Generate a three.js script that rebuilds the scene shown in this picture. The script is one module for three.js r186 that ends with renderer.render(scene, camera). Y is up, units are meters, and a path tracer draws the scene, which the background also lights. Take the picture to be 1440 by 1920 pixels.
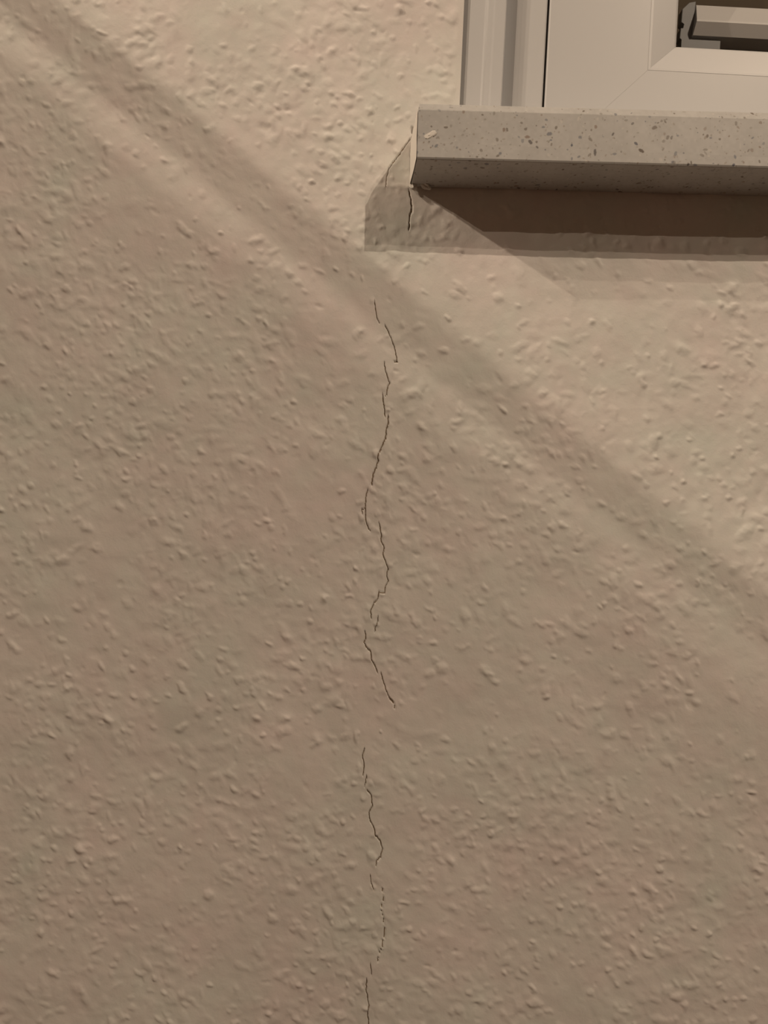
import * as THREE from 'three';
import { mergeGeometries } from 'three/addons/utils/BufferGeometryUtils.js';
import { RoundedBoxGeometry } from 'three/addons/geometries/RoundedBoxGeometry.js';

// ---------------------------------------------------------------- camera, light, exposure
// World: the cracked wall is the plane z = 0, the room is on its +z side, metres, y up.
const scene = new THREE.Scene();
scene.background = new THREE.Color(0x000000);            // night outside
const F = 1442, D = 0.45, ROLL = 0.045;                   // focal length in pixels of 1440x1920, distance to the wall, roll
const camera = new THREE.PerspectiveCamera(2 * Math.atan(960 / F) * 180 / Math.PI, 1440 / 1920, 0.02, 20);
camera.position.set(0, 0, D);
camera.rotation.z = ROLL;
scene.add(camera);
const renderer = new THREE.WebGLRenderer({ antialias: true });
renderer.toneMapping = THREE.LinearToneMapping;
renderer.toneMappingExposure = 0.98;
renderer.shadowMap.enabled = true;
const LAMP_COLOR = new THREE.Color().setRGB(1, 0.805, 0.605);
const POWER = { A1: 2.25, A2: 5.6, B1: 6.2, B2: 3.8, C: 5.0 };        // candela

// a measured pixel (1440x1920) and a distance from the wall -> metres
const cr = Math.cos(ROLL), sr = Math.sin(ROLL);
function at(px, py, z = 0) {
  const k = (D - z) / F, dx = px - 720, dy = 960 - py;
  return new THREE.Vector3(k * (dx * cr - dy * sr), k * (dx * sr + dy * cr), z);
}
const OVER = 0.036;                                       // how far the sill stands out from the wall
const SB = at(774, 351);                                  // lower corner of the sill where it meets the wall
const SHADE = [at(804, 596), at(1142, 879)];              // a straight soft shadow edge that crosses the wall
function lampFrom(sx, sy, height) {                        // lamp whose shadow of the sill's lower front corner falls on pixel (sx, sy)
  const s = at(sx, sy), dir = SB.clone().setZ(OVER).sub(s);
  return SB.clone().addScaledVector(dir, (height - SB.y) / dir.y);
}
const LAMP_AT = {
  A1: lampFrom(682, 460, 1.78), A2: lampFrom(683, 471.5, 1.78),
  B1: lampFrom(1024, 521, 1.78), B2: null, C: lampFrom(903, 434, 1.74),
};
{ // the second bulb of the pair lies in the plane of the first one and the shadow edge
  const n = SHADE[1].clone().sub(SHADE[0]).cross(LAMP_AT.B1.clone().sub(SHADE[0]));
  const s = at(1066, 552), dir = SB.clone().setZ(OVER).sub(s);
  const t = n.dot(SHADE[0].clone().sub(SB)) / n.dot(dir);
  LAMP_AT.B2 = SB.clone().addScaledVector(dir, t);
  console.log('B2', t, LAMP_AT.B2.toArray(), 'B1', LAMP_AT.B1.toArray(), 'A', LAMP_AT.A2.toArray(), LAMP_AT.A1.toArray(), 'C', LAMP_AT.C.toArray());
}

// ---------------------------------------------------------------- helpers
let seed = 7;
const rnd = () => { seed = (seed * 1664525 + 1013904223) >>> 0; return seed / 4294967296; };
const used = {};
function numbered(name) { const n = used[name] = (used[name] ?? -1) + 1; return n ? `${name}_${String(n).padStart(3, '0')}` : name; }
function shadows(o) { o.castShadow = o.receiveShadow = true; return o; }
function part(name, geometry, material, parent, label) {
  const m = shadows(new THREE.Mesh(geometry, material)); m.name = numbered(name); parent.add(m);
  if (label) m.userData.label = label;
  return m;
}
function thing(name, label, category, group) {
  const o = new THREE.Group(); o.name = numbered(name); scene.add(o);
  o.userData = { label, category };
  if (group) o.userData.group = group;
  return o;
}
function struct(name, geometry, material) {
  const m = geometry ? shadows(new THREE.Mesh(geometry, material)) : new THREE.Group();
  m.name = name; m.userData.kind = 'structure'; scene.add(m); return m;
}
function hash2(i, j, k) { let h = (i * 374761393 + j * 668265263 + k * 974634539) | 0; h = Math.imul(h ^ (h >>> 13), 1274126177); h ^= h >>> 16; return (h >>> 0) / 4294967296; }
function vnoise(x, y, k) {
  const i = Math.floor(x), j = Math.floor(y), u = x - i, v = y - j, a = u * u * (3 - 2 * u), b = v * v * (3 - 2 * v);
  return (hash2(i, j, k) * (1 - a) + hash2(i + 1, j, k) * a) * (1 - b) + (hash2(i, j + 1, k) * (1 - a) + hash2(i + 1, j + 1, k) * a) * b - 0.5;
}
const smooth = (a, b, x) => { const t = Math.min(1, Math.max(0, (x - a) / (b - a))); return t * t * (3 - 2 * t); };
function dataTexture(n, fill, srgb) {
  const d = new Uint8Array(n * n * 4);
  for (let j = 0; j < n; j++) for (let i = 0; i < n; i++) { const c = fill(i, j); for (let k = 0; k < 3; k++) d[(j * n + i) * 4 + k] = Math.max(0, Math.min(255, c[k])); d[(j * n + i) * 4 + 3] = 255; }
  const t = new THREE.DataTexture(d, n, n); t.magFilter = THREE.LinearFilter; t.minFilter = THREE.LinearMipmapLinearFilter; t.generateMipmaps = true;
  t.wrapS = t.wrapT = THREE.RepeatWrapping; if (srgb) t.colorSpace = THREE.SRGBColorSpace; t.needsUpdate = true; return t;
}
function boxUV(g) { // uv in metres by the main axis of the normal
  const p = g.attributes.position, n = g.attributes.normal, uv = new Float32Array(p.count * 2);
  for (let i = 0; i < p.count; i++) {
    const ax = Math.abs(n.getX(i)), ay = Math.abs(n.getY(i)), az = Math.abs(n.getZ(i));
    if (az >= ax && az >= ay) { uv[2 * i] = p.getX(i); uv[2 * i + 1] = p.getY(i); }
    else if (ay >= ax) { uv[2 * i] = p.getX(i); uv[2 * i + 1] = p.getZ(i); }
    else { uv[2 * i] = p.getZ(i); uv[2 * i + 1] = p.getY(i); }
  }
  g.setAttribute('uv', new THREE.BufferAttribute(uv, 2)); return g;
}

// ---------------------------------------------------------------- materials
const plasterGrain = dataTexture(512, (i, j) => { // 30 mm tile of fine roller stipple
  let v = 128; for (const [f, a, k] of [[32, 60, 1], [64, 50, 2], [128, 36, 3]]) {
    const s = f / 512, x = i * s, y = j * s, xi = Math.floor(x), yi = Math.floor(y), u = x - xi, w = y - yi, aa = u * u * (3 - 2 * u), bb = w * w * (3 - 2 * w);
    const h = (p, q) => hash2(((p % f) + f) % f, ((q % f) + f) % f, k);
    v += a * ((h(xi, yi) * (1 - aa) + h(xi + 1, yi) * aa) * (1 - bb) + (h(xi, yi + 1) * (1 - aa) + h(xi + 1, yi + 1) * aa) * bb - 0.5);
  } return [v, v, v];
});
plasterGrain.repeat.set(1 / 0.05, 1 / 0.05);
const plasterTint = dataTexture(256, (i, j) => { // 0.4 m tile: hardly visible unevenness of the paint
  let r = 0, g = 0; for (const [f, a, k] of [[8, 7, 11], [24, 5, 12], [64, 3, 13]]) {
    const s = f / 256, x = i * s, y = j * s, xi = Math.floor(x), yi = Math.floor(y), u = x - xi, w = y - yi, aa = u * u * (3 - 2 * u), bb = w * w * (3 - 2 * w);
    const h = (p, q, m) => hash2(((p % f) + f) % f, ((q % f) + f) % f, k + m);
    const l = (m) => (h(xi, yi, m) * (1 - aa) + h(xi + 1, yi, m) * aa) * (1 - bb) + (h(xi, yi + 1, m) * (1 - aa) + h(xi + 1, yi + 1, m) * aa) * bb - 0.5;
    r += a * l(0); g += a * l(40);
  } return [236 + r + 0.6 * g, 232 + r - 0.5 * g, 227 + r - 0.2 * g];
}, true);
plasterTint.repeat.set(1 / 0.4, 1 / 0.4);
const plaster = new THREE.MeshStandardMaterial({ map: plasterTint, bumpMap: plasterGrain, bumpScale: 0.00012, roughness: 0.92 });
const crackDirt = new THREE.MeshStandardMaterial({ color: new THREE.Color().setRGB(0.26, 0.2, 0.14), roughness: 1 });
const crackDirtFaint = new THREE.MeshStandardMaterial({ color: new THREE.Color().setRGB(0.45, 0.36, 0.27), roughness: 1 });
const paint = new THREE.MeshStandardMaterial({ color: new THREE.Color().setRGB(0.82, 0.79, 0.74), roughness: 0.8 });
const upvc = new THREE.MeshPhysicalMaterial({ color: new THREE.Color().setRGB(0.67, 0.675, 0.685), roughness: 0.34 });
const rubber = new THREE.MeshStandardMaterial({ color: new THREE.Color().setRGB(0.05, 0.045, 0.04), roughness: 0.7 });
const metalPale = new THREE.MeshStandardMaterial({ color: new THREE.Color().setRGB(0.78, 0.77, 0.76), roughness: 0.5, metalness: 0.0 });
const metalGrey = new THREE.MeshStandardMaterial({ color: new THREE.Color().setRGB(0.25, 0.26, 0.27), roughness: 0.5 });
const darkBrown = new THREE.MeshStandardMaterial({ color: new THREE.Color().setRGB(0.1, 0.075, 0.045), roughness: 0.8 });
const glass = new THREE.MeshPhysicalMaterial({ color: 0xffffff, roughness: 0.02, transmission: 1, thickness: 0, ior: 1.5 });

// the sill's cast stone: pale ground with grey, brown and bluish grains
const SN = 1024, STILE = 0.20;
const stoneMap = (() => {
  const c = new Float32Array(SN * SN * 3);
  for (let j = 0; j < SN; j++) for (let i = 0; i < SN; i++) { const v = 196 + 10 * vnoise(i / 60, j / 60, 21) + 8 * vnoise(i / 9, j / 9, 22); const o = (j * SN + i) * 3; c[o] = v; c[o + 1] = v - 1; c[o + 2] = v - 3; }
  const mm = SN / (STILE * 1000);
  const grains = (count, rmin, rmax, cols, alpha) => {
    for (let n = 0; n < count; n++) {
      const x = rnd() * SN, y = rnd() * SN, r = (rmin + (rmax - rmin) * rnd() ** 2) * mm, e = 0.65 + 0.7 * rnd(), a = rnd() * 3.14, col = cols[Math.floor(rnd() * cols.length)], al = alpha * (0.45 + 0.55 * rnd()), R = Math.ceil(r * 1.8) + 1;
      for (let dj = -R; dj <= R; dj++) for (let di = -R; di <= R; di++) {
        const u = (di * Math.cos(a) + dj * Math.sin(a)) / e, v = (-di * Math.sin(a) + dj * Math.cos(a)) * e, q = Math.hypot(u, v) / r + 0.5 * vnoise(di / 4 + n * 9, dj / 4, 23);
        const w = al * (1 - smooth(0.7, 1.15, q)); if (w <= 0) continue;
        const o = ((((Math.floor(y) + dj) + SN) % SN) * SN + (((Math.floor(x) + di) + SN) % SN)) * 3;
        for (let k = 0; k < 3; k++) c[o + k] += (col[k] - c[o + k]) * w;
      }
    }
  };
  grains(2600, 0.25, 0.7, [[150, 146, 140], [160, 150, 140], [212, 210, 205]], 0.6);
  grains(1400, 0.35, 1.1, [[128, 122, 116], [118, 110, 102], [140, 122, 110], [120, 124, 134], [214, 210, 204]], 0.75);
  grains(110, 0.7, 1.35, [[84, 80, 80], [78, 82, 98], [92, 80, 70]], 0.8);
  const t = dataTexture(SN, (i, j) => [c[(j * SN + i) * 3], c[(j * SN + i) * 3 + 1], c[(j * SN + i) * 3 + 2]], true);
  t.repeat.set(1 / STILE, 1 / STILE); return t;
})();
const stone = new THREE.MeshStandardMaterial({ map: stoneMap, roughness: 0.5 });

// ---------------------------------------------------------------- the cracked wall
// crack traces measured on the wall: [half width in mm, points ...]
const CRACKS = [
  [0.2, [702.5, 564], [704, 580], [706, 592], [709, 601], [712, 607]],
  [0.24, [721, 609], [726, 618], [730, 627], [735.5, 640], [741, 656], [744, 670], [745, 679], [737, 677]],
  [0.26, [721, 680], [722.5, 695], [727.5, 712], [731, 718], [727, 725], [725, 740], [722, 743]],
  [0.28, [717, 738], [719, 755], [721, 770], [722, 782]],
  [0.38, [727.5, 779], [728, 792.5], [724, 806], [723, 822.5], [716, 837.5], [709.5, 851], [708, 867.5], [702.5, 882.5], [698, 897.5], [697.5, 911]],
  [0.27, [690, 917], [685.5, 932.5], [685, 955], [685.5, 975], [691, 992], [694, 995]],
  [0.22, [684, 953], [678, 956], [679.5, 964]],
  [0.27, [710, 980], [714.5, 1000], [714.5, 1015], [720, 1025], [718, 1041], [723, 1054], [727.5, 1065], [725, 1080], [728, 1089], [722.5, 1100], [721, 1111], [710, 1110], [707.5, 1124], [700.5, 1132.5], [694.5, 1146], [696, 1160]],
  [0.22, [709, 1155], [707.5, 1167], [704.5, 1175], [702, 1185]],
  [0.27, [684, 1184], [686, 1197], [682, 1204], [685.5, 1212], [695, 1222], [696, 1236], [702.5, 1247.5], [708, 1262]],
  [0.22, [714, 1260], [719, 1279], [723, 1292], [730, 1309], [737.5, 1317], [740, 1328]],
  [0.22, [684, 1402], [679.6, 1415], [682.5, 1435], [680.5, 1454]],
  [0.22, [687.5, 1453], [686, 1467], [682.5, 1476]],
  [0.28, [688, 1481], [696.5, 1492.5], [698, 1512], [692, 1523.5], [694, 1540], [701.6, 1554], [704, 1567], [713, 1577], [717, 1591], [714, 1606.5], [706, 1613.5], [705, 1624]],
  [0.18, [694.5, 1640], [696, 1657], [700, 1667]],
  [0.26, [716.5, 1665], [718.5, 1687], [714, 1702], [718.5, 1720.5], [721, 1743], [720.5, 1758]],
  [0.24, [717, 1761], [717, 1774], [710, 1788], [707, 1803]],
  [0.2, [694.5, 1806], [696, 1828]],
  [0.26, [687.5, 1835], [686, 1855.5], [689, 1872], [692, 1886], [689, 1900], [691, 1922], [688, 1950], [694, 1990], [690, 2050]],
  [0.34, [766.4, 356], [770.5, 371.7], [772, 391], [768.3, 408], [766.4, 431]],
  [0.1, [769, 262], [756, 279], [740, 300], [729, 316], [725, 334], [724, 350]],
].map(([w, ...pts], n) => {
  const out = [];
  pts.forEach(([x, y], i) => { // extra points with a small wobble
    const p = at(x, y);
    if (i) { const q = out[out.length - 1].clone(), m = Math.max(1, Math.round(p.distanceTo(q) / 0.0009)); for (let k = 1; k < m; k++) { const r = q.clone().lerp(p, k / m); r.x += 0.0005 * vnoise(r.y * 900, n, 31) + 0.0003 * vnoise(r.y * 2100, n, 32); out.push(r); } }
    out.push(p);
  });
  return { w: w / 1000, pts: out };
});
const RX0 = -0.33, RX1 = 0.335, RY0 = -0.42, RY1 = 0.40;               // the stretch of wall built with its relief
const XE = at(866, 100).x, YO = at(1000, 330).y;                        // left edge and foot of the window opening
const WIN_W = 0.72, WIN_H = 1.0, XR = XE + WIN_W, YT = YO + WIN_H;
const HC = 0.0004, HNX = Math.ceil((RX1 - RX0) / HC) + 1, HNY = Math.ceil((RY1 - RY0) / HC) + 1;
const height = new Float32Array(HNX * HNY);
for (let j = 0; j < HNY; j++) for (let i = 0; i < HNX; i++) {
  const x = i * HC, y = j * HC;
  height[j * HNX + i] = 0.0009 * vnoise(x / 0.055, y / 0.055, 1) + 0.00075 * vnoise(x / 0.019, y / 0.019, 2) + 0.00038 * vnoise(x / 0.0075 + y * 30, y / 0.0075, 3) + 0.00013 * vnoise(x / 0.0034, y / 0.0034, 4);
}
function dab(cx, cy, sx, sy, ang, h, sharp) {  // one lump of plaster with a rounded top
  const R = 2.6 * Math.max(sx, sy), ca = Math.cos(ang), sa = Math.sin(ang);
  const i0 = Math.max(0, Math.floor((cx - R - RX0) / HC)), i1 = Math.min(HNX - 1, Math.ceil((cx + R - RX0) / HC));
  const j0 = Math.max(0, Math.floor((cy - R - RY0) / HC)), j1 = Math.min(HNY - 1, Math.ceil((cy + R - RY0) / HC));
  for (let j = j0; j <= j1; j++) for (let i = i0; i <= i1; i++) {
    const wx = vnoise(i / 5.5, j / 5.5, 61), wy = vnoise(i / 5.5, j / 5.5, 62), dx = RX0 + i * HC - cx + 0.0016 * wx, dy = RY0 + j * HC - cy + 0.0013 * wy, u = (dx * ca + dy * sa) / sx, v = (-dx * sa + dy * ca) / sy, q = u * u + v * v;
    if (q < 6.5) height[j * HNX + i] += h * Math.exp(-0.5 * Math.pow(q, sharp));
  }
}
const cell = 0.0062;
for (let y = RY0; y < RY1; y += cell) for (let x = RX0; x < RX1; x += cell) {
  const dens = 0.5 + 0.9 * vnoise(x / 0.04, y / 0.04, 41);
  for (let k = 0; k < 2; k++) {
    if (rnd() > dens) { rnd(); continue; }
    const s = 0.0009 + 0.0013 * rnd() ** 1.6, e = 1 + 1.5 * rnd() ** 2, big = rnd();
    const h = (0.00009 + 0.00047 * rnd() ** 2 + (big > 0.92 ? 0.0004 : 0)) * (rnd() > 0.1 ? 1 : -0.6);
    dab(x + rnd() * cell, y + rnd() * cell, s * e, s, -0.5 + (rnd() - 0.5) * 2.4, h, 1.5);
  }
}
// the few lumps and pits that stand out one by one
for (const [px, py, r, h] of [[985, 1238, 2, 0.9], [1280, 655, 2.6, 0.8], [510, 675, 1.6, 0.7], [355, 438, 1.5, 0.8], [105, 795, 1.7, 0.7], [495, 240, 2.4, -0.7], [540, 207, 1.5, -0.7], [470, 192, 1.3, -0.6], [275, 255, 1, -0.5], [670, 20, 1.2, -0.7], [1055, 985, 1.7, 0.9], [1128, 945, 1.6, 0.8], [1250, 1285, 1.6, 0.8], [480, 1490, 1.8, 0.8], [658, 1690, 1.7, 0.7], [145, 1140, 1.6, 0.7], [115, 1200, 1.5, 0.7], [735, 968, 3, 0.5], [1180, 1183, 1.5, 0.8], [780, 1040, 1.2, -0.6], [1045, 1030, 1.6, 0.6], [600, 575, 1.3, -0.5], [840, 1030, 1.8, 0.6], [790, 800, 1.7, 0.7], [650, 430, 1.4, 0.6], [1080, 1035, 1.4, -0.5]]) {
  const p = at(px, py); dab(p.x, p.y, r / 1000 * 1.25, r / 1000 * 0.8, -0.35, h / 1000, 1.3);
}
// smooth trowelled corner under the sill end, and the puckered paper by it
{ const c = at(735, 385); for (let j = 0; j < HNY; j++) for (let i = 0; i < HNX; i++) { const dx = (RX0 + i * HC - c.x) / 0.03, dy = (RY0 + j * HC - c.y) / 0.016, q = dx * dx + dy * dy; if (q < 1) height[j * HNX + i] *= 0.35 + 0.65 * smooth(0.3, 1, q); } }
{ const p = at(745, 350); dab(p.x, p.y, 0.008, 0.0012, 0.04, 0.0005, 1.2); }
{ const p = at(773, 246); dab(p.x, p.y, 0.0009, 0.0017, 0.3, -0.0042, 2); }
for (const [px, py, a] of [[812, 398, 0.9], [838, 421, 0.7], [789, 409, 1.2], [852, 441, 1.0], [826, 447, 0.5], [797, 446, 0.9], [705, 402, 0.4]]) { const p = at(px, py); dab(p.x, p.y, 0.0018 + 0.0012 * rnd(), 0.0009 + 0.0004 * rnd(), a, 0.00022 + 0.0002 * rnd(), 1.1); }
function wallZ(x, y) {
  const u = Math.min(HNX - 1.001, Math.max(0, (x - RX0) / HC)), v = Math.min(HNY - 1.001, Math.max(0, (y - RY0) / HC)), i = Math.floor(u), j = Math.floor(v), a = u - i, b = v - j, o = j * HNX + i;
  let h = (height[o] * (1 - a) + height[o + 1] * a) * (1 - b) + (height[o + HNX] * (1 - a) + height[o + HNX + 1] * a) * b;
  const edge = Math.min(x - RX0, RX1 - x, y - RY0, RY1 - y);
  return h * smooth(0, 0.012, edge);
}
// grooves along the cracks, looked up through a coarse grid
const segs = [];
for (const c of CRACKS) for (let i = 0; i + 1 < c.pts.length; i++) segs.push([c.pts[i], c.pts[i + 1], Math.max(c.w * (0.62 + 0.5 * rnd()), Math.abs(c.pts[i].x - c.pts[i + 1].x) > Math.abs(c.pts[i].y - c.pts[i + 1].y) ? 0.00036 : 0.00013) * (i === 0 || i + 2 === c.pts.length ? 0.6 : 1)]);
const bins = new Map(), BIN = 0.004;
segs.forEach((s, n) => { const x0 = Math.min(s[0].x, s[1].x) - 0.0015, x1 = Math.max(s[0].x, s[1].x) + 0.0015, y0 = Math.min(s[0].y, s[1].y) - 0.0015, y1 = Math.max(s[0].y, s[1].y) + 0.0015; for (let i = Math.floor(x0 / BIN); i <= Math.floor(x1 / BIN); i++) for (let j = Math.floor(y0 / BIN); j <= Math.floor(y1 / BIN); j++) { const k = i * 10000 + j; (bins.get(k) || bins.set(k, []).get(k)).push(n); } });
function groove(x, y) {
  const l = bins.get(Math.floor(x / BIN) * 10000 + Math.floor(y / BIN)); if (!l) return 0;
  let g = 0;
  for (const n of l) { const [a, b, w] = segs[n], dx = b.x - a.x, dy = b.y - a.y, t = Math.max(0, Math.min(1, ((x - a.x) * dx + (y - a.y) * dy) / (dx * dx + dy * dy))), d = Math.hypot(x - a.x - t * dx, y - a.y - t * dy); g = Math.max(g, 0.0009 * (1 - smooth(0.6 * w, w + 0.0002, d)), 0); }
  return g;
}
{
  const steps = (list) => { const out = [list[0][0]]; for (const [a, b, s] of list) { const n = Math.max(1, Math.round((b - a) / s)); for (let k = 1; k <= n; k++) out.push(a + (b - a) * k / n); } return out; };
  const c0 = at(672, 1000).x - 0.006, c1 = at(776, 300).x, L = -0.245, R = 0.245;
  const xs = steps([[RX0, L, 0.0016], [L, c0, 0.00075], [c0, c1, 0.00024], [c1, XE - 0.004, 0.00075], [XE - 0.004, XE, 0.0004], [XE, R, 0.00075], [R, RX1, 0.0016]]);
  const ys = steps([[RY0, -0.315, 0.0016], [-0.315, YO, 0.00072], [YO, 0.315, 0.00072], [0.315, RY1, 0.0016]]);
  const nx = xs.length, ny = ys.length, pos = new Float32Array(nx * ny * 3), uv = new Float32Array(nx * ny * 2);
  const lip = xs.indexOf(XE) >= 0 ? xs.indexOf(XE) : xs.findIndex((x) => Math.abs(x - XE) < 1e-7), foot = ys.findIndex((y) => Math.abs(y - YO) < 1e-7);
  for (let j = 0; j < ny; j++) for (let i = 0; i < nx; i++) {
    const x = xs[i], y = ys[j], o = j * nx + i; let z = wallZ(x, y) - groove(x, y);
    if (j >= foot && i <= lip && XE - x < 0.006) { const q = smooth(0.006, 0.0018, XE - x); z = z * (1 - q) + q * 0.0002; }
    pos[3 * o] = x; pos[3 * o + 1] = y; pos[3 * o + 2] = z; uv[2 * o] = x; uv[2 * o + 1] = y;
  }
  const idx = [];
  for (let j = 0; j + 1 < ny; j++) for (let i = 0; i + 1 < nx; i++) {
    if (i >= lip && j >= foot) continue;
    const a = j * nx + i; idx.push(a, a + 1, a + nx, a + 1, a + nx + 1, a + nx);
  }
  const relief = new THREE.BufferGeometry();
  relief.setAttribute('position', new THREE.BufferAttribute(pos, 3)); relief.setAttribute('uv', new THREE.BufferAttribute(uv, 2)); relief.setIndex(idx); relief.computeVertexNormals();
  console.log('relief', nx, ny, idx.length / 3, 'triangles');
  // the masonry behind and around it
  const X0 = -3.0, X1 = 2.3, Y0 = -0.8, Y1 = 2.0;
  const wallShape = () => new THREE.Shape([[X0, Y0], [X1, Y0], [X1, Y1], [X0, Y1]].map(([x, y]) => new THREE.Vector2(x, y)));
  const front = wallShape(); front.holes.push(new THREE.Path([[RX0, RY0], [RX0, RY1], [XE, RY1], [XE, YT], [XR, YT], [XR, YO], [RX1, YO], [RX1, RY0]].map(([x, y]) => new THREE.Vector2(x, y))));
  const back = wallShape(); back.holes.push(new THREE.Path([[XE, YO], [XE, YT], [XR, YT], [XR, YO]].map(([x, y]) => new THREE.Vector2(x, y))));
  const ext = (s, z0, z1) => { const g = new THREE.ExtrudeGeometry(s, { depth: z1 - z0, bevelEnabled: false }).translate(0, 0, z0); g.setIndex([...Array(g.attributes.position.count).keys()]); return g; };
  const wall = struct('wall_back', mergeGeometries([relief, ext(front, -0.006, 0), ext(back, -0.28, -0.006)]), plaster);
  // the cracks: a dirty floor a little below the painted surface, showing through the open groove
  CRACKS.forEach((c, n) => {
    const P = [], I = [], S = [-1, 0, 1];
    c.pts.forEach((p, i) => {
      const a = c.pts[Math.max(0, i - 1)], b = c.pts[Math.min(c.pts.length - 1, i + 1)], t = b.clone().sub(a).normalize(), w = c.w + 0.0003;
      for (const s of S) { const x = p.x - t.y * s * w, y = p.y + t.x * s * w; P.push(x, y, wallZ(x, y) - 0.00042 - (s ? 0 : 0.0002)); }
      if (i) for (let k = 0; k < 2; k++) { const o = (i - 1) * 3 + k; I.push(o, o + 3, o + 1, o + 1, o + 3, o + 4); }
    });
    const g = new THREE.BufferGeometry(); g.setAttribute('position', new THREE.Float32BufferAttribute(P, 3)); g.setIndex(I); g.computeVertexNormals();
    part('crack', g, n === CRACKS.length - 1 ? crackDirtFaint : crackDirt, wall);
  });
}

// ---------------------------------------------------------------- the rest of the room
{
  const box = (x0, x1, y0, y1, z0, z1) => boxUV(new THREE.BoxGeometry(x1 - x0, y1 - y0, z1 - z0).translate((x0 + x1) / 2, (y0 + y1) / 2, (z0 + z1) / 2));
  const roomPaint = new THREE.MeshStandardMaterial({ color: new THREE.Color().setRGB(0.055, 0.036, 0.024), roughness: 0.95 });
  const boards = new THREE.MeshStandardMaterial({ color: new THREE.Color().setRGB(0.055, 0.03, 0.017), roughness: 0.6 });
  struct('floor', box(-3.2, 2.5, -0.95, -0.8, -0.28, 3.4), boards);
  struct('ceiling', box(-3.2, 2.5, 2.0, 2.15, -0.28, 3.4), roomPaint);
  struct('wall_left', box(-3.2, -3.0, -0.8, 2.0, -0.28, 3.4), roomPaint);
  struct('wall_right', box(2.3, 2.5, -0.8, 2.0, -0.28, 3.4), roomPaint);
  struct('wall_front', box(-3.2, 2.5, -0.95, 2.15, 3.4, 3.6), roomPaint);
}

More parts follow.
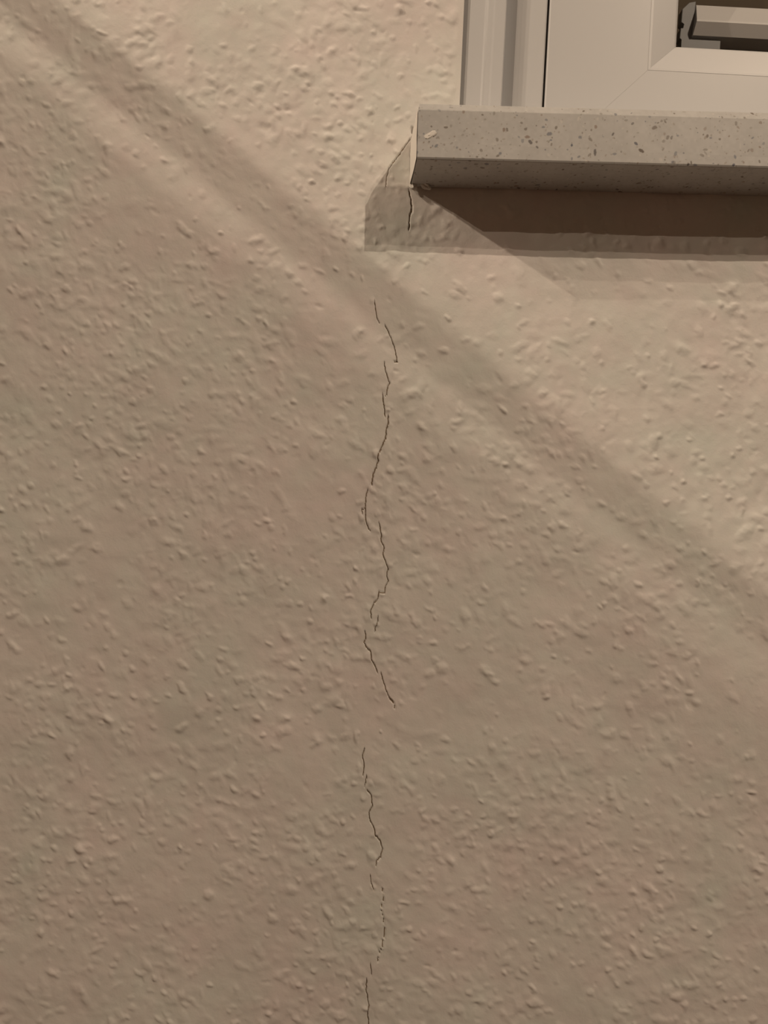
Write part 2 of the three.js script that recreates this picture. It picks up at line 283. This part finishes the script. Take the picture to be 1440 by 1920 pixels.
// ---------------------------------------------------------------- window, let into the opening
{
  const win = struct('window_1');
  const TILT = ROLL - 0.054;
  const o = at(1027, 100); win.position.set(o.x, o.y, 0); win.rotation.z = TILT;
  // four mitred lengths of one profile round a rectangle; the profile is a closed list of [inset, z], in mm; foot scales the inset of the bottom rail
  function lengths(name, [x0, y0, x1, y1], profile, material, parent, foot = 1, gap = 0) {
    const p = profile.map(([i, z]) => [i / 1000, z / 1000]);
    const C = [(i) => [x0 + i, y0 + i * foot], (i) => [x1 - i, y0 + i * foot], (i) => [x1 - i, y1 - i], (i) => [x0 + i, y1 - i]];
    for (const [a, b] of [[0, 1], [1, 2], [2, 3], [3, 0]]) {
      const P = []; const n = p.length, along = [Math.sign(C[b](0)[0] - C[a](0)[0]), Math.sign(C[b](0)[1] - C[a](0)[1])], v = (c, k) => { const q = C[c](p[k][0]), d = c === a ? gap : -gap; return [q[0] + d * (Math.abs(C[b](0)[0] - C[a](0)[0]) > 1e-6 ? along[0] : 0), q[1] + d * (Math.abs(C[b](0)[1] - C[a](0)[1]) > 1e-6 ? along[1] : 0), p[k][1]]; };
      for (let k = 0; k < n; k++) { const q = (k + 1) % n, A = v(a, k), B = v(b, k), E = v(b, q), G = v(a, q); P.push(...A, ...B, ...E, ...A, ...E, ...G); }
      const tris = THREE.ShapeUtils.triangulateShape(p.map(([i, z]) => new THREE.Vector2(i, z)), []);
      for (const [e, f, g] of tris) { P.push(...v(a, e), ...v(a, f), ...v(a, g)); P.push(...v(b, e), ...v(b, g), ...v(b, f)); }
      const g = new THREE.BufferGeometry(); g.setAttribute('position', new THREE.Float32BufferAttribute(P, 3)); g.computeVertexNormals();
      part(name, boxUV(g), material, parent);
    }
  }
  const L = XE - o.x - 0.0, y0 = YO - o.y + 0.004, W = WIN_W - 0.004, H = WIN_H - 0.012;
  const inner = -L * 1000;                                              // inset of local x = 0
  const outer = [L, y0, L + W, y0 + H];
  const fk = 0.12;                                                       // the frame's foot stands mostly below the sill
  lengths('cover_strip', outer, [[0, -30], [0, -3.2], [inner - 46.9, -1.6], [inner - 46.2, -1.3], [inner - 38, -1.5], [inner - 36.9, -1.05], [inner - 35.8, -1.45], [inner - 33, -1.55], [inner - 31.8, -1.2], [inner - 25.9, -1.2], [inner - 25.3, -1.7], [inner - 25.3, -30]], upvc, win, fk);
  lengths('frame', outer, [[inner - 25.3, -30], [inner - 25.3, -13.5], [inner - 18.2, -7.9], [inner - 17, -7.45], [inner - 15, -7.1], [inner - 12, -6.95], [inner - 1.2, -6.9], [inner - 0.4, -7.5], [inner - 0.4, -30]], upvc, win, fk);
  lengths('seal', outer, [[inner - 0.4, -30], [inner - 0.4, -9.2], [inner + 0.9, -9.2], [inner + 0.9, -30]], rubber, win, fk);
  // sash: its glazing bead meets the corner seen at (1225, 118)
  const corner = at(1222, 119).sub(o).applyAxisAngle(new THREE.Vector3(0, 0, 1), -TILT), SW = corner.x - 0.001;
  const sash = [0.0010, corner.y - SW, L + W - (inner + 1) / 1000, y0 + H - (inner + 1) / 1000], sw = SW * 1000;
  lengths('sash', sash, [[0, -40], [0, -7.8], [0.8, -6.9], [sw - 0.15, -6.9], [sw, -7.05], [sw, -40]], upvc, win, 1, 0.00004);
  lengths('glazing_bead', sash, [[sw, -26], [sw, -7.05], [sw + 0.3, -6.92], [sw + 1.6, -6.95], [sw + 16.3, -10.6], [sw + 17.6, -11.6], [sw + 18.6, -15], [sw + 19, -20], [sw + 19, -26]], upvc, win, 1, 0.00003);
  lengths('gasket', sash, [[sw + 17, -27], [sw + 17, -20.2], [sw + 19.6, -20.2], [sw + 19.6, -27]], rubber, win);
  const gx0 = sash[0] + (sw + 18.2) / 1000, gy0 = sash[1] + (sw + 18.2) / 1000, gx1 = sash[2] - (sw + 18.2) / 1000, gy1 = sash[3] - (sw + 18.2) / 1000;
  const quad = (x0, y0, x1, y1, z, t) => new THREE.BoxGeometry(x1 - x0, y1 - y0, t).translate((x0 + x1) / 2, (y0 + y1) / 2, z);
  part('pane', new THREE.PlaneGeometry(gx1 - gx0, gy1 - gy0).translate((gx0 + gx1) / 2, (gy0 + gy1) / 2, -0.0222), glass, win);
  // behind the glass: pale metal end bar of the shutter with its grey side piece, in a dark recess
  const toLocal = (px, py, z) => at(px, py, z).sub(o).applyAxisAngle(new THREE.Vector3(0, 0, 1), -TILT);
  const zb = -0.050, a = toLocal(1306, 8, zb - 0.0062), b = toLocal(1299, 66, zb - 0.0035), m = toLocal(1304, 36, zb);
  const prof = [[a.y, zb - 0.016], [a.y, zb - 0.007], [a.y - 0.0008, zb - 0.0062], [m.y, zb], [m.y - 0.0012, zb + 0.0001], [b.y, zb - 0.0035], [b.y, zb - 0.016]];
  const x1b = gx1 + 0.01, P = [];
  prof.forEach((p, k) => { const q = prof[(k + 1) % prof.length], s = (y) => a.x + (b.x - a.x) * (a.y - y) / (a.y - b.y); const A = [s(p[0]), p[0], p[1]], B = [x1b, p[0], p[1]], E = [x1b, q[0], q[1]], G = [s(q[0]), q[0], q[1]]; P.push(...A, ...G, ...E, ...A, ...E, ...B); });
  for (const [e, f, g] of THREE.ShapeUtils.triangulateShape(prof.map((p) => new THREE.Vector2(...p)), [])) for (const end of [0, 1]) for (const k of end ? [e, f, g] : [e, g, f]) P.push(end ? x1b : a.x + (b.x - a.x) * (a.y - prof[k][0]) / (a.y - b.y), ...prof[k]);
  const bg = new THREE.BufferGeometry(); bg.setAttribute('position', new THREE.Float32BufferAttribute(P, 3)); bg.computeVertexNormals();
  part('shutter_bar', bg, metalPale, win, 'pale metal bar behind the glass');
  const plate = [[1282, 76], [1276, 70], [1278, 52], [1282, 52], [1284, 44], [1279, 40], [1281, 16], [1294, 4], [1305, 2], [1297, 76]].map(([x, y]) => { const q = toLocal(x, y, zb - 0.005); return new THREE.Vector2(q.x, q.y); });
  part('end_cap', new THREE.ExtrudeGeometry(new THREE.Shape(plate), { depth: 0.006, bevelEnabled: true, bevelSize: 0.0003, bevelThickness: 0.0003, bevelSegments: 1 }).translate(0, 0, zb - 0.012), metalGrey, win, 'dark grey end piece of the metal bar');
  const s0 = toLocal(1283, 77, zb), s1 = toLocal(1357, 68, zb);
  part('guide_foot', quad(s0.x, s0.y - 0.001, s1.x, s1.y, zb - 0.008, 0.006), metalGrey, win, 'dark grey strip below the metal bar');
  part('shutter_panel', quad(gx0 - 0.03, gy0 - 0.03, gx1 + 0.03, gy1 + 0.03, -0.085, 0.01), darkBrown, win, 'dark brown outside closure');
}

// ---------------------------------------------------------------- the sill: a cast-stone slab standing out from the wall
{
  const sill = thing('window_sill', 'speckled pale grey cast stone sill below the white window', 'window sill');
  const xb = at(771, 330).x, xf = at(784, 250, OVER).x, xr = XR + 0.03;
  const yTop = at(800, 194, OVER - 0.0034).y, yBot = at(800, 298.2, OVER).y;
  const tilt = 0.0185, x0 = at(800, 298, OVER).x;
  // plan outline (counter-clockwise from above), inset per ring
  const plan = (i) => [[xb + 0.25 * i, 0.0004], [xf + 0.25 * i, OVER - i], [xr - i, OVER - i], [xr - i, 0.0004]];
  const rings = [[yBot, 0.0009], [yBot + 0.0003, 0.0004], [yBot + 0.0011, 0], [yTop - 0.0054, 0], [yTop - 0.0049, 0.00015], [yTop - 0.0044, 0.0005], [yTop - 0.0009, 0.0028], [yTop - 0.0004, 0.0032], [yTop - 0.0001, 0.0038], [yTop, 0.005]];
  const P = [], ringPts = rings.map(([y, i]) => plan(i).map(([x, z]) => [x, y, z]));
  const tri = (a, b, c) => P.push(...a, ...b, ...c);
  for (let r = 0; r + 1 < rings.length; r++) for (let k = 0; k < 4; k++) { const q = (k + 1) % 4, A = ringPts[r][k], B = ringPts[r][q], C = ringPts[r + 1][q], E = ringPts[r + 1][k]; tri(A, B, C); tri(A, C, E); }
  const bt = ringPts[0], tp = ringPts[rings.length - 1]; tri(bt[0], bt[2], bt[1]); tri(bt[0], bt[3], bt[2]); tri(tp[0], tp[1], tp[2]); tri(tp[0], tp[2], tp[3]);
  const g = new THREE.BufferGeometry(); g.setAttribute('position', new THREE.Float32BufferAttribute(P, 3)); g.computeVertexNormals();
  const turn = new THREE.Matrix4().makeTranslation(x0, yBot, 0).multiply(new THREE.Matrix4().makeRotationZ(tilt)).multiply(new THREE.Matrix4().makeTranslation(-x0, -yBot, 0));
  part('slab', boxUV(g.applyMatrix4(turn)), stone, sill);
  // wall paint brushed over the slab's end, a dab on its front and a crumb of filler below the corner
  function blob(n, fx, sx, sy, sz, k) { const s = new THREE.SphereGeometry(1, 20, 14), p = s.attributes.position; for (let i = 0; i < p.count; i++) { const f = 1 + 1.1 * vnoise(p.getX(i) * 1.7 + k, p.getY(i) * 1.7 + 5 * p.getZ(i), k); p.setXYZ(i, p.getX(i) * sx * f, p.getY(i) * sy * f, p.getZ(i) * sz * f); } s.computeVertexNormals(); const m = part(n, s, paint, sill, fx); return m; }
  { // paint film on the end face
    const Q = [], I = [], n = 14;
    for (let j = 0; j <= n; j++) for (let i = 0; i <= 6; i++) {
      const y = yBot + 0.0004 + (yTop - yBot - 0.0052) * j / n, u = i / 6, x = xb + (xf - xb) * u, z = 0.0004 + (OVER - 0.0004) * u;
      Q.push(x - 0.00035 - 0.0004 * (1 - u) - 0.0003 * vnoise(i * 0.9, j * 0.6, 51), y, z);
      if (i && j) { const o = j * 7 + i; I.push(o - 8, o - 7, o - 1, o - 7, o, o - 1); }
    }
    const f = new THREE.BufferGeometry(); f.setAttribute('position', new THREE.Float32BufferAttribute(Q, 3)); f.setIndex(I); f.computeVertexNormals();
    part('paint_film', f.applyMatrix4(turn), paint, sill, 'wall paint brushed over the end of the slab');
  }
  const d = blob('paint_dab', 'white paint dab on the front face', 0.0033, 0.0014, 0.00025, 3); d.position.copy(at(807, 253, OVER)); d.rotation.z = 0.5;
  const e = blob('filler_crumb', 'pale crumb of filler under the slab corner', 0.0034, 0.0016, 0.0022, 8); e.position.copy(at(796, 346, 0.003)); e.rotation.z = -0.5;
  const e2 = blob('filler_crumb', 'pale crumb of filler under the slab corner', 0.0018, 0.0022, 0.0018, 12); e2.position.copy(at(775, 349, 0.003));
}

// ---------------------------------------------------------------- stair guard to the left of the view: slim rail above a solid sloping panel
{
  const guard = thing('stair_guard', 'sloping stair guard with a slim rail above a solid panel', 'stair guard');
  const lamp = LAMP_AT.B1, zl = 0.2, zr = 0.5, wood = new THREE.MeshStandardMaterial({ color: new THREE.Color().setRGB(0.2, 0.13, 0.08), roughness: 0.7 });
  const edge = (x, off) => at(x, 320 + 0.838 * (x - 475) + off);
  const on = (w, z) => w.clone().lerp(lamp, z / lamp.z);
  function board(o0, o1, name) {
    const xa = -1200, xb = 1900, c = [on(edge(xa, o0), zl), on(edge(xb, o0), zr), on(edge(xb, o1), zr), on(edge(xa, o1), zl)], n = c[1].clone().sub(c[0]).cross(c[3].clone().sub(c[0])).normalize().multiplyScalar(0.003);
    const v = [...c.map((p) => p.clone().add(n)), ...c.map((p) => p.clone().sub(n))], P = [];
    for (const [a, b, d, e] of [[0, 1, 2, 3], [7, 6, 5, 4], [0, 4, 5, 1], [1, 5, 6, 2], [2, 6, 7, 3], [3, 7, 4, 0]]) P.push(...[a, b, d, a, d, e].flatMap((k) => v[k].toArray()));
    const g = new THREE.BufferGeometry(); g.setAttribute('position', new THREE.Float32BufferAttribute(P, 3)); g.computeVertexNormals();
    part(name, boxUV(g), wood, guard);
    return c;
  }
  const r = board(-4, 82, 'rail'), p = board(146, 2300, 'panel');
  for (const t of [0.04, 0.96]) { // posts that carry the rail and stand on the floor
    const top = r[0].clone().lerp(r[1], t); part('post', new THREE.CylinderGeometry(0.012, 0.012, top.y + 0.8, 16).translate(top.x - 0.03 * (t < 0.5 ? 1 : -1), (top.y - 0.8) / 2, top.z + 0.016), wood, guard);
  }
}

// ---------------------------------------------------------------- bare bulbs hanging from the ceiling
{
  const bulbMat = new THREE.MeshStandardMaterial({ color: 0xffffff, emissive: LAMP_COLOR, emissiveIntensity: 6, roughness: 0.4 });
  const socketMat = new THREE.MeshStandardMaterial({ color: 0x2a2420, roughness: 0.6 });
  const where = { A1: 'weaker of two bare bulbs hanging on the right of the room', A2: 'brighter of two bare bulbs hanging on the right of the room', B1: 'bare bulb of the left pair hanging closer to the room centre', B2: 'bare bulb of the left pair hanging closer to the window wall', C: 'single bare bulb hanging far back on the left side' };
  for (const k of ['A1', 'A2', 'B1', 'B2', 'C']) {
    const p = LAMP_AT[k], t = thing('pendant_bulb', where[k], 'lamp', 'bare bulbs under the ceiling'); t.position.copy(p);
    part('bulb', new THREE.LatheGeometry([[0, -0.03], [0.016, -0.026], [0.026, -0.012], [0.028, 0], [0.024, 0.016], [0.015, 0.034], [0.012, 0.044]].map((q) => new THREE.Vector2(...q)), 24), bulbMat, t);
    part('socket', new THREE.CylinderGeometry(0.013, 0.016, 0.03, 20).translate(0, 0.055, 0), socketMat, t);
    const h = 2.0 - p.y; part('cord', new THREE.CylinderGeometry(0.002, 0.002, h - 0.08, 8).translate(0, 0.07 + (h - 0.08) / 2, 0), socketMat, t);
    part('ceiling_rose', new THREE.CylinderGeometry(0.045, 0.05, 0.012, 28).translate(0, h - 0.006, 0), socketMat, t);
    const l = new THREE.PointLight(LAMP_COLOR, POWER[k], 0, 2); l.castShadow = true; l.shadow.radius = 0.36; l.shadow.mapSize.set(2048, 2048); l.shadow.bias = -0.0005; l.name = 'bulb_light'; t.add(l);
  }
}

renderer.render(scene, camera);
